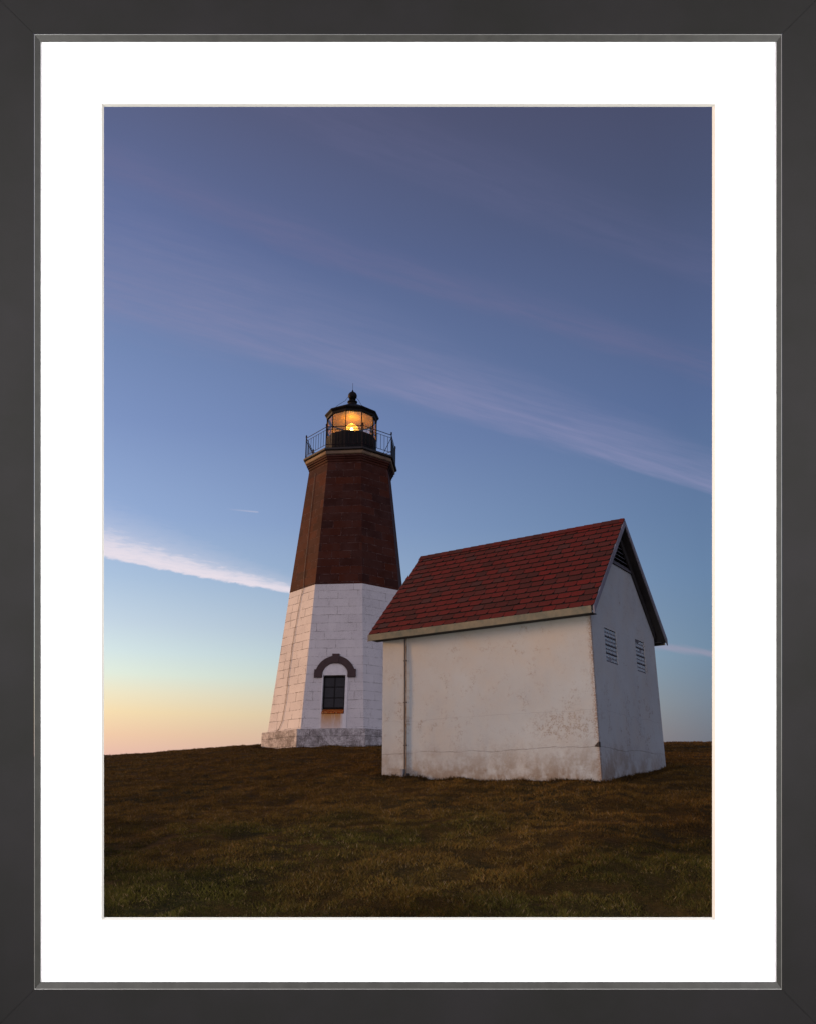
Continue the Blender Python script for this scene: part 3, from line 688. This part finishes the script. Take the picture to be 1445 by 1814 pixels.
b=MB(); b.tube(pts,.010,6); b.build('lightning_cable',simple('cable_dark',(.13,.10,.08),.7),light,smooth=True)
# cornice courses and gallery deck
def octa(mb,prof):
    for (ra,za),(rb,zb) in zip(prof,prof[1:]): ring(mb,ra,za,rb,zb)
b=MB(); octa(b,[(R3-.1,z3-.02),(2.07,z3-.01),(2.07,z3+.10),(2.12,z3+.105),(2.12,z3+.19),(2.17,z3+.195),(2.17,z3+.29),(1.9,z3+.292)]); b.build('brown_cornice',M_brown,light,merge=False)
b=MB(); octa(b,[(1.9,z3+.294),(2.20,z3+.296),(2.235,z3+.33),(2.235,z3+.47),(1.9,z3+.472)]); b.build('stone_cornice',M_tan,light,merge=False)
DZ=z3+.475
b=MB(); octa(b,[(1.0,DZ),(2.30,DZ+.002),(2.335,DZ+.03),(2.335,DZ+.11),(2.30,DZ+.125),(.9,DZ+.13)]); b.build('gallery_deck',M_deck,light,merge=False)
DT=DZ+.13
# railing
rail=empty('railing',(0,0,0)); rail.parent=light
RR=2.24
for k in range(8):
    x,y,_=V8(k,RR,0)
    b=MB(); b.tube([(x,y,DT-.02),(x,y,DT+1.12)],.024,8); b.lathe([(0,DT+1.10),(.045,DT+1.12),(.03,DT+1.16),(.045,DT+1.20),(0,DT+1.26)],8,(x,y)); b.build('post',M_rail,rail,smooth=True)
for zz_,rd in ((1.08,.018),(.93,.012),(.17,.014)):
    b=MB()
    for k in range(8): b.tube([V8(k,RR,DT+zz_),V8(k+1,RR,DT+zz_)],rd,6)
    b.build('rail',M_rail,rail,smooth=True)
for k in range(8):
    nb=8
    for j in range(1,nb):
        a=Vector(V8(k,RR,0)).lerp(Vector(V8(k+1,RR,0)),j/nb)
        b=MB(); b.tube([(a.x,a.y,DT+.17),(a.x,a.y,DT+.93)],.011,6); b.build('baluster',M_rail,rail)
for k,(fr,to) in ((-1,(.25,.72)),(2,(.2,.7)),(3,(.1,.5))):     # stays bracing the posts to the deck
    a=Vector(V8(k,RR,DT+.95)); c=Vector(V8(k,RR-.55,DT)); b=MB(); b.tube([a,c],.016,6); b.build('brace',M_rail,rail)
# solid panel on the seaward side of the gallery (seen edge-on right)
b=MB(); a=Vector(V8(2,RR+.02,DT-.12)).lerp(Vector(V8(3,RR+.02,DT-.12)),.03); c=Vector(V8(2,RR+.02,DT-.12)).lerp(Vector(V8(3,RR+.02,DT-.12)),.93)
b.hexa([a,c,c+Vector((-.03,-.02,0)),a+Vector((-.03,-.02,0)),a+Vector((0,0,1.05)),c+Vector((0,0,.98)),c+Vector((-.03,-.02,.98)),a+Vector((-.03,-.02,1.05))]); b.build('screen_panel',M_black,rail)
# lantern room: ten-sided
PL=R(26.3)-2*R(36)-R(0)
lan=empty('lantern_room',(0,0,0)); lan.parent=light
VL=lambda k,r,z:V8(k,r,z,10,PL)
RL=1.235; GZ0=16.90-2.1315; GZ1=17.93-2.1315; EZ=18.13-2.1315
b=MB()
for k in range(10):
    b.face([VL(k,RL,DT-.02),VL(k+1,RL,DT-.02),VL(k+1,RL,GZ0),VL(k,RL,GZ0)])
    b.face([VL(k,RL,GZ0),VL(k+1,RL,GZ0),VL(k+1,RL-.12,GZ0+.002),VL(k,RL-.12,GZ0+.002)])
    b.face([VL(k,RL+.03,DT),VL(k+1,RL+.03,DT),VL(k+1,RL+.03,DT+.07),VL(k,RL+.03,DT+.07)])
    b.face([VL(k,RL+.03,DT+.07),VL(k+1,RL+.03,DT+.07),VL(k+1,RL,DT+.08),VL(k,RL,DT+.08)])
    for j in (1,2,3):
        p=Vector(VL(k,RL+.006,0)).lerp(Vector(VL(k+1,RL+.006,0)),j/4); b.bar((p.x,p.y,DT+.08),(p.x,p.y,GZ0-.02),.014)
b.build('drum_wall',M_black,lan,merge=False)
for k in range(10):
    b=MB(); b.tube([VL(k,RL-.012,GZ0-.01),VL(k,RL-.012,GZ1+.04)],.024,6); b.build('mullion',M_black,lan)
    b=MB(); b.face([VL(k,RL-.03,GZ0),VL(k+1,RL-.03,GZ0),VL(k+1,RL-.03,GZ1),VL(k,RL-.03,GZ1)]); b.build('pane',M_pane,lan,merge=False)
b=MB(); q=[(RL-.10,GZ1-.0),(RL+.02,GZ1+.0),(RL+.03,GZ1+.10),(RL+.10,EZ-.02),(RL+.115,EZ),(RL+.11,EZ+.05),(.70,EZ+.42),(.34,EZ+.62),(.20,EZ+.72),(.20,EZ+.80)]
for (ra,za),(rb,zb) in zip(q,q[1:]):
    for k in range(10): b.face([VL(k,ra,za),VL(k+1,ra,za),VL(k+1,rb,zb),VL(k,rb,zb)])
lr=b.build('lantern_roof',M_black,lan,merge=False)
b=MB()
for k in range(10): b.face([VL(k,RL-.09,GZ1+.005),VL(k+1,RL-.09,GZ1+.005),VL(k+1,.25,GZ1+.22),VL(k,.25,GZ1+.22)])
b.face([VL(k,.25,GZ1+.22) for k in range(10)]); b.build('ceiling',M_inner,lan,merge=False)
b=MB(); b.lathe([(.20,EZ+.78),(.25,EZ+.82),(.25,EZ+.86),(.13,EZ+.90),(.11,EZ+.95),(.17,EZ+.99)],20); BZ=EZ+1.19
b.lathe([(0.0001,BZ-.22)]+[(.225*math.sin(a),BZ-.225*math.cos(a)) for a in np.linspace(.1,math.pi-.1,14)]+[(0,BZ+.225)],24)
b.lathe([(.05,BZ+.20),(.05,BZ+.26),(.02,BZ+.34),(0,BZ+.36)],12)
b.build('ball_finial',M_black,lr,smooth=True)
b=MB(); b.tube([(0,0,BZ+.3),(0,0,BZ+.72)],.008,6); b.build('lightning_rod',M_rail,lr)
b=MB(); b.tube([(-.2,-.05,BZ-.05),(-.36,-.1,BZ-.32),(-.62,-.15,BZ-.52),(-.78,-.2,BZ-.68),(-1.0,-.3,EZ+.14)],.009,5); b.build('stay_wire',M_rail,lr)
b=MB(); b.tube([(.2,-.05,BZ-.12),(.32,-.1,BZ-.3),(.45,-.15,BZ-.56),(.6,-.2,EZ+.48)],.009,5); b.build('stay_wire',M_rail,lr)
# beacon
b=MB(); LZ=17.42-2.1315
b.lathe([(.24,LZ-.36),(.34,LZ-.28),(.36,LZ),(.31,LZ+.16),(.17,LZ+.30),(.0,LZ+.34)],24); lens=b.build('beacon_lens',M_lens,lan,smooth=True)
b=MB(); b.lathe([(.0,LZ-.12),(.06,LZ-.06),(.085,LZ+.02),(.06,LZ+.12),(0,LZ+.16)],16); b.build('bulb',M_bulb,lens,smooth=True)
b=MB(); b.lathe([(.10,DT),(.10,LZ-.42),(.22,LZ-.37),(0,LZ-.36)],16); b.build('lens_pedestal',M_black,lan)
pl=bpy.data.lights.new('beacon','POINT'); pl.energy=18; pl.color=(1,.47,.05); pl.shadow_soft_size=.09
po=bpy.data.objects.new('beacon',pl); COL.objects.link(po); po.location=(XC,YC-.0,2.1315+EYE+LZ+.42)

# ------------------------------------------------------------------ distant roof behind the right crest
fr=empty('distant_house',(31.0,92.0,EYE+3.2))
tag(fr,'low dark roof of a distant house showing over the grass crest at the right','house')
b=MB(); b.box((-1.2,-2,-3.2),(2.2,2,1.9)); b.build('wall',simple('far_wall',(.12,.10,.11),.8),fr)
b=MB(); b.hexa([(-2.2,-2.4,1.9),(2.6,-2.4,1.9),(2.6,2.4,1.9),(-2.2,2.4,1.9),(-1.9,-.1,2.15),(2.1,-.1,2.75),(2.1,.1,2.75),(-1.9,.1,2.15)]); b.build('roof',simple('far_roof',(.05,.04,.055),.8),fr)

# ------------------------------------------------------------------ grass
NB=1500000
t_=rng.random(NB); yy=6.9*np.exp(t_*math.log(60/6.9)); xx=(rng.random(NB)*2-1)*(yy*.47+1.0)
# keep clear of the shed and tower footprints
dx=xx-3.3379; dy=yy-15.1992; uu=-(dx*math.cos(PSI))+dy*math.sin(PSI); vv_=dx*math.sin(PSI)+dy*math.cos(PSI)
inshed=(uu>-.02)&(uu<SL+.02)&(vv_>-.02)&(vv_<SW+.02); intower=np.hypot(xx-XC,yy-YC)<R0+.02
patch=vnoise(xx,yy,.8,1)*.4+vnoise(xx,yy,2.7,2)*.3+vnoise(xx,yy,7.5,3)*.3
keep=~inshed&~intower&(rng.random(NB)<.25+1.2*patch)
xx=xx[keep]; yy=yy[keep]; patch=patch[keep]; N=len(xx)
uu=uu[keep]; vv_=vv_[keep]
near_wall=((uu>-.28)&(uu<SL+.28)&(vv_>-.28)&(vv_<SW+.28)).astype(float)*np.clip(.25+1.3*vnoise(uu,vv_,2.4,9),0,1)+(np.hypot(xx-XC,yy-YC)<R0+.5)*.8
zg=ground_z(xx,yy)
clump=np.clip((vnoise(xx,yy,4.2,11)*.6+vnoise(xx,yy,9.0,12)*.4-.35)/.3,0,1)
hgt=(.007+.021*rng.random(N)**1.6)*(.45+.95*clump)*(1+.7*near_wall)*(1+yy/40)
wd=(.0020+.0016*rng.random(N))*(1+yy/9)
ang=rng.random(N)*2*math.pi; la=rng.random(N)*2*math.pi; ll=hgt*(.3+1.5*rng.random(N))
c_,s2=np.cos(ang)*wd,np.sin(ang)*wd; lx,ly=np.cos(la)*ll,np.sin(la)*ll
vts=np.stack([np.c_[xx-c_,yy-s2,zg-.006],np.c_[xx+c_,yy+s2,zg-.006],np.c_[xx+lx,yy+ly,zg+hgt]],1).reshape(-1,3)
me=bpy.data.meshes.new('grass'); me.vertices.add(len(vts)); me.vertices.foreach_set('co',vts.ravel())
ff=np.arange(3*N)
me.loops.add(len(ff)); me.loops.foreach_set('vertex_index',ff); me.polygons.add(N); me.polygons.foreach_set('loop_start',np.arange(0,3*N,3)); me.polygons.foreach_set('loop_total',np.full(N,3)); me.update(calc_edges=True)
hue=vnoise(xx,yy,.33,5)*.45+vnoise(xx,yy,1.1,6)*.35+.25*rng.random(N)+np.clip((11.0-yy)/9,-.30,.20)
straw=rng.random(N)
mixk=np.clip((hue-.48)/.25,0,1)[:,None]
colr=np.array([.100,.055,.0115])*(1-mixk)+np.array([.052,.044,.0075])*mixk
colr=np.where((straw>.93)[:,None],np.array([.15,.10,.05]),colr)*(.55+.7*rng.random(N))[:,None]*((.66+.52*clump)*(.75+.5*vnoise(xx,yy,1.3,8))*(1-.6*near_wall))[:,None]  # blades round the walls coloured darker, contact shade painted in
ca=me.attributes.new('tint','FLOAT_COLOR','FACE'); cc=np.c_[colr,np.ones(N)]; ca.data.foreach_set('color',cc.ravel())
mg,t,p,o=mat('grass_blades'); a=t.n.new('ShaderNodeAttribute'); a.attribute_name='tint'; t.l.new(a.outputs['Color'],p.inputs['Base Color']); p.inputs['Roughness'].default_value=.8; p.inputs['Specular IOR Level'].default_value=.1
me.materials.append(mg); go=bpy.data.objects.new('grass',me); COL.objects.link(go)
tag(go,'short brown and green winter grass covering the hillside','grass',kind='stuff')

# ------------------------------------------------------------------ the framed mount
fc=Vector((0,FD*math.cos(TH),EYE+FD*math.sin(TH)))
frame=empty('picture_frame',fc,(R(90)+TH,0,0))
tag(frame,'wide charcoal picture frame with mitred corners round a bright white mount','picture frame')
def FX(px,zc=0.0): return (px-722.5)/F*(FD-zc)
def FY(py,zc=0.0): return -(py-907.0)/F*(FD-zc)
ZF=.020
# cross-section as pixel insets from each outer edge of the photograph and heights
prof_x=dict(l=(0,61,62.2,72.4),r=(1445,1384,1382.8,1374.4)); prof_y=dict(t=(0,60.6,61.8,74.4),b=(1814,1753,1751.8,1739.4))
OUT=22
rings=[]   # each ring: (left,right,top,bottom,z)
def rg(i,z,extra=0):
    return (FX(prof_x['l'][i]-extra,z),FX(prof_x['r'][i]+extra,z),FY(prof_y['t'][i]-extra,z),FY(prof_y['b'][i]+extra,z),z)
ringF=[(*rg(0,-.075,OUT)[:4],-.075),rg(0,ZF-.01,OUT),rg(0,ZF,OUT-3),rg(1,ZF)]
ringE=[rg(1,ZF-.0005),rg(2,ZF-.001)]
ringE[0]=(ringE[0][0]+.0012,ringE[0][1]-.0012,ringE[0][2]-.0012,ringE[0][3]+.0012,ZF+.0005)
ringL=[(*rg(2,ZF-.002)[:4],ZF-.002),rg(3,.005),(*rg(3,.0)[:4],.0015)]
def corner(rr,k):   # 0 tl,1 tr,2 br,3 bl
    l,r_,t_b,b_,z=rr; return [(l,t_b,z),(r_,t_b,z),(r_,b_,z),(l,b_,z)][k]
def side(mb,rs,k,gap=0.0):
    for a,c in zip(rs,rs[1:]):
        p0,p1,p2,p3=[Vector(q) for q in (corner(a,k),corner(a,(k+1)%4),corner(c,(k+1)%4),corner(c,k))]
        dr=(p1-p0).normalized()*gap
        mb.face([p0+dr,p1-dr,p2-dr,p3+dr])
for k in range(4):
    b=MB(); side(b,ringF,k,.0011)
    # back and inner rebate closing the section
    inner=[ringF[3],(*rg(1,-.075)[:4],-.075),ringF[0]]; side(b,inner,k,.0011)
    mo=b.build('moulding',M_frame,frame,merge=False)
    b=MB(); side(b,ringL,k,0.0); b.build('inner_lip',M_lip,mo,merge=False)
    b=MB(); side(b,ringE,k,0.0); b.build('edge_line',M_edge,mo,merge=False)
# thin bright mitre line at the lower right of the lip
# dark rebate strip closing the seams from behind
b=MB(); rb=[(*rg(0,-.06,OUT-4)[:4],ZF-.006),(*rg(1,-.0,-.8)[:4],ZF-.006)]
for k in range(4): side(b,rb,k)
b.build('corner_spline',simple('seam_dark',(.01,.01,.01),.9),frame,merge=False)
# mount board with bevelled opening
op=(FX(180),FX(1266),FY(184),FY(1630)); oi=(FX(184.6,-.016),FX(1260.4,-.016),FY(189.2,-.016),FY(1625,-.016))
ou=(FX(64),FX(1381),FY(66),FY(1748))
b=MB(); side(b,[(*ou,-.03),(*ou,0.0),(*op,0.0)],0); 
b=MB()
for k in range(4): side(b,[(*oi,-.0165),(*ou,-.0165),(*ou,0.0),(*op,0.0)],k)
mt=b.build('mount_board',M_boardmat,frame,merge=False)
b=MB()
for k in range(4): side(b,[(*op,-.0004),(*oi,-.016),(*oi,-.0165)],k)
b.build('bevel_edge',M_core,mt,merge=False)

S.render.engine='CYCLES'
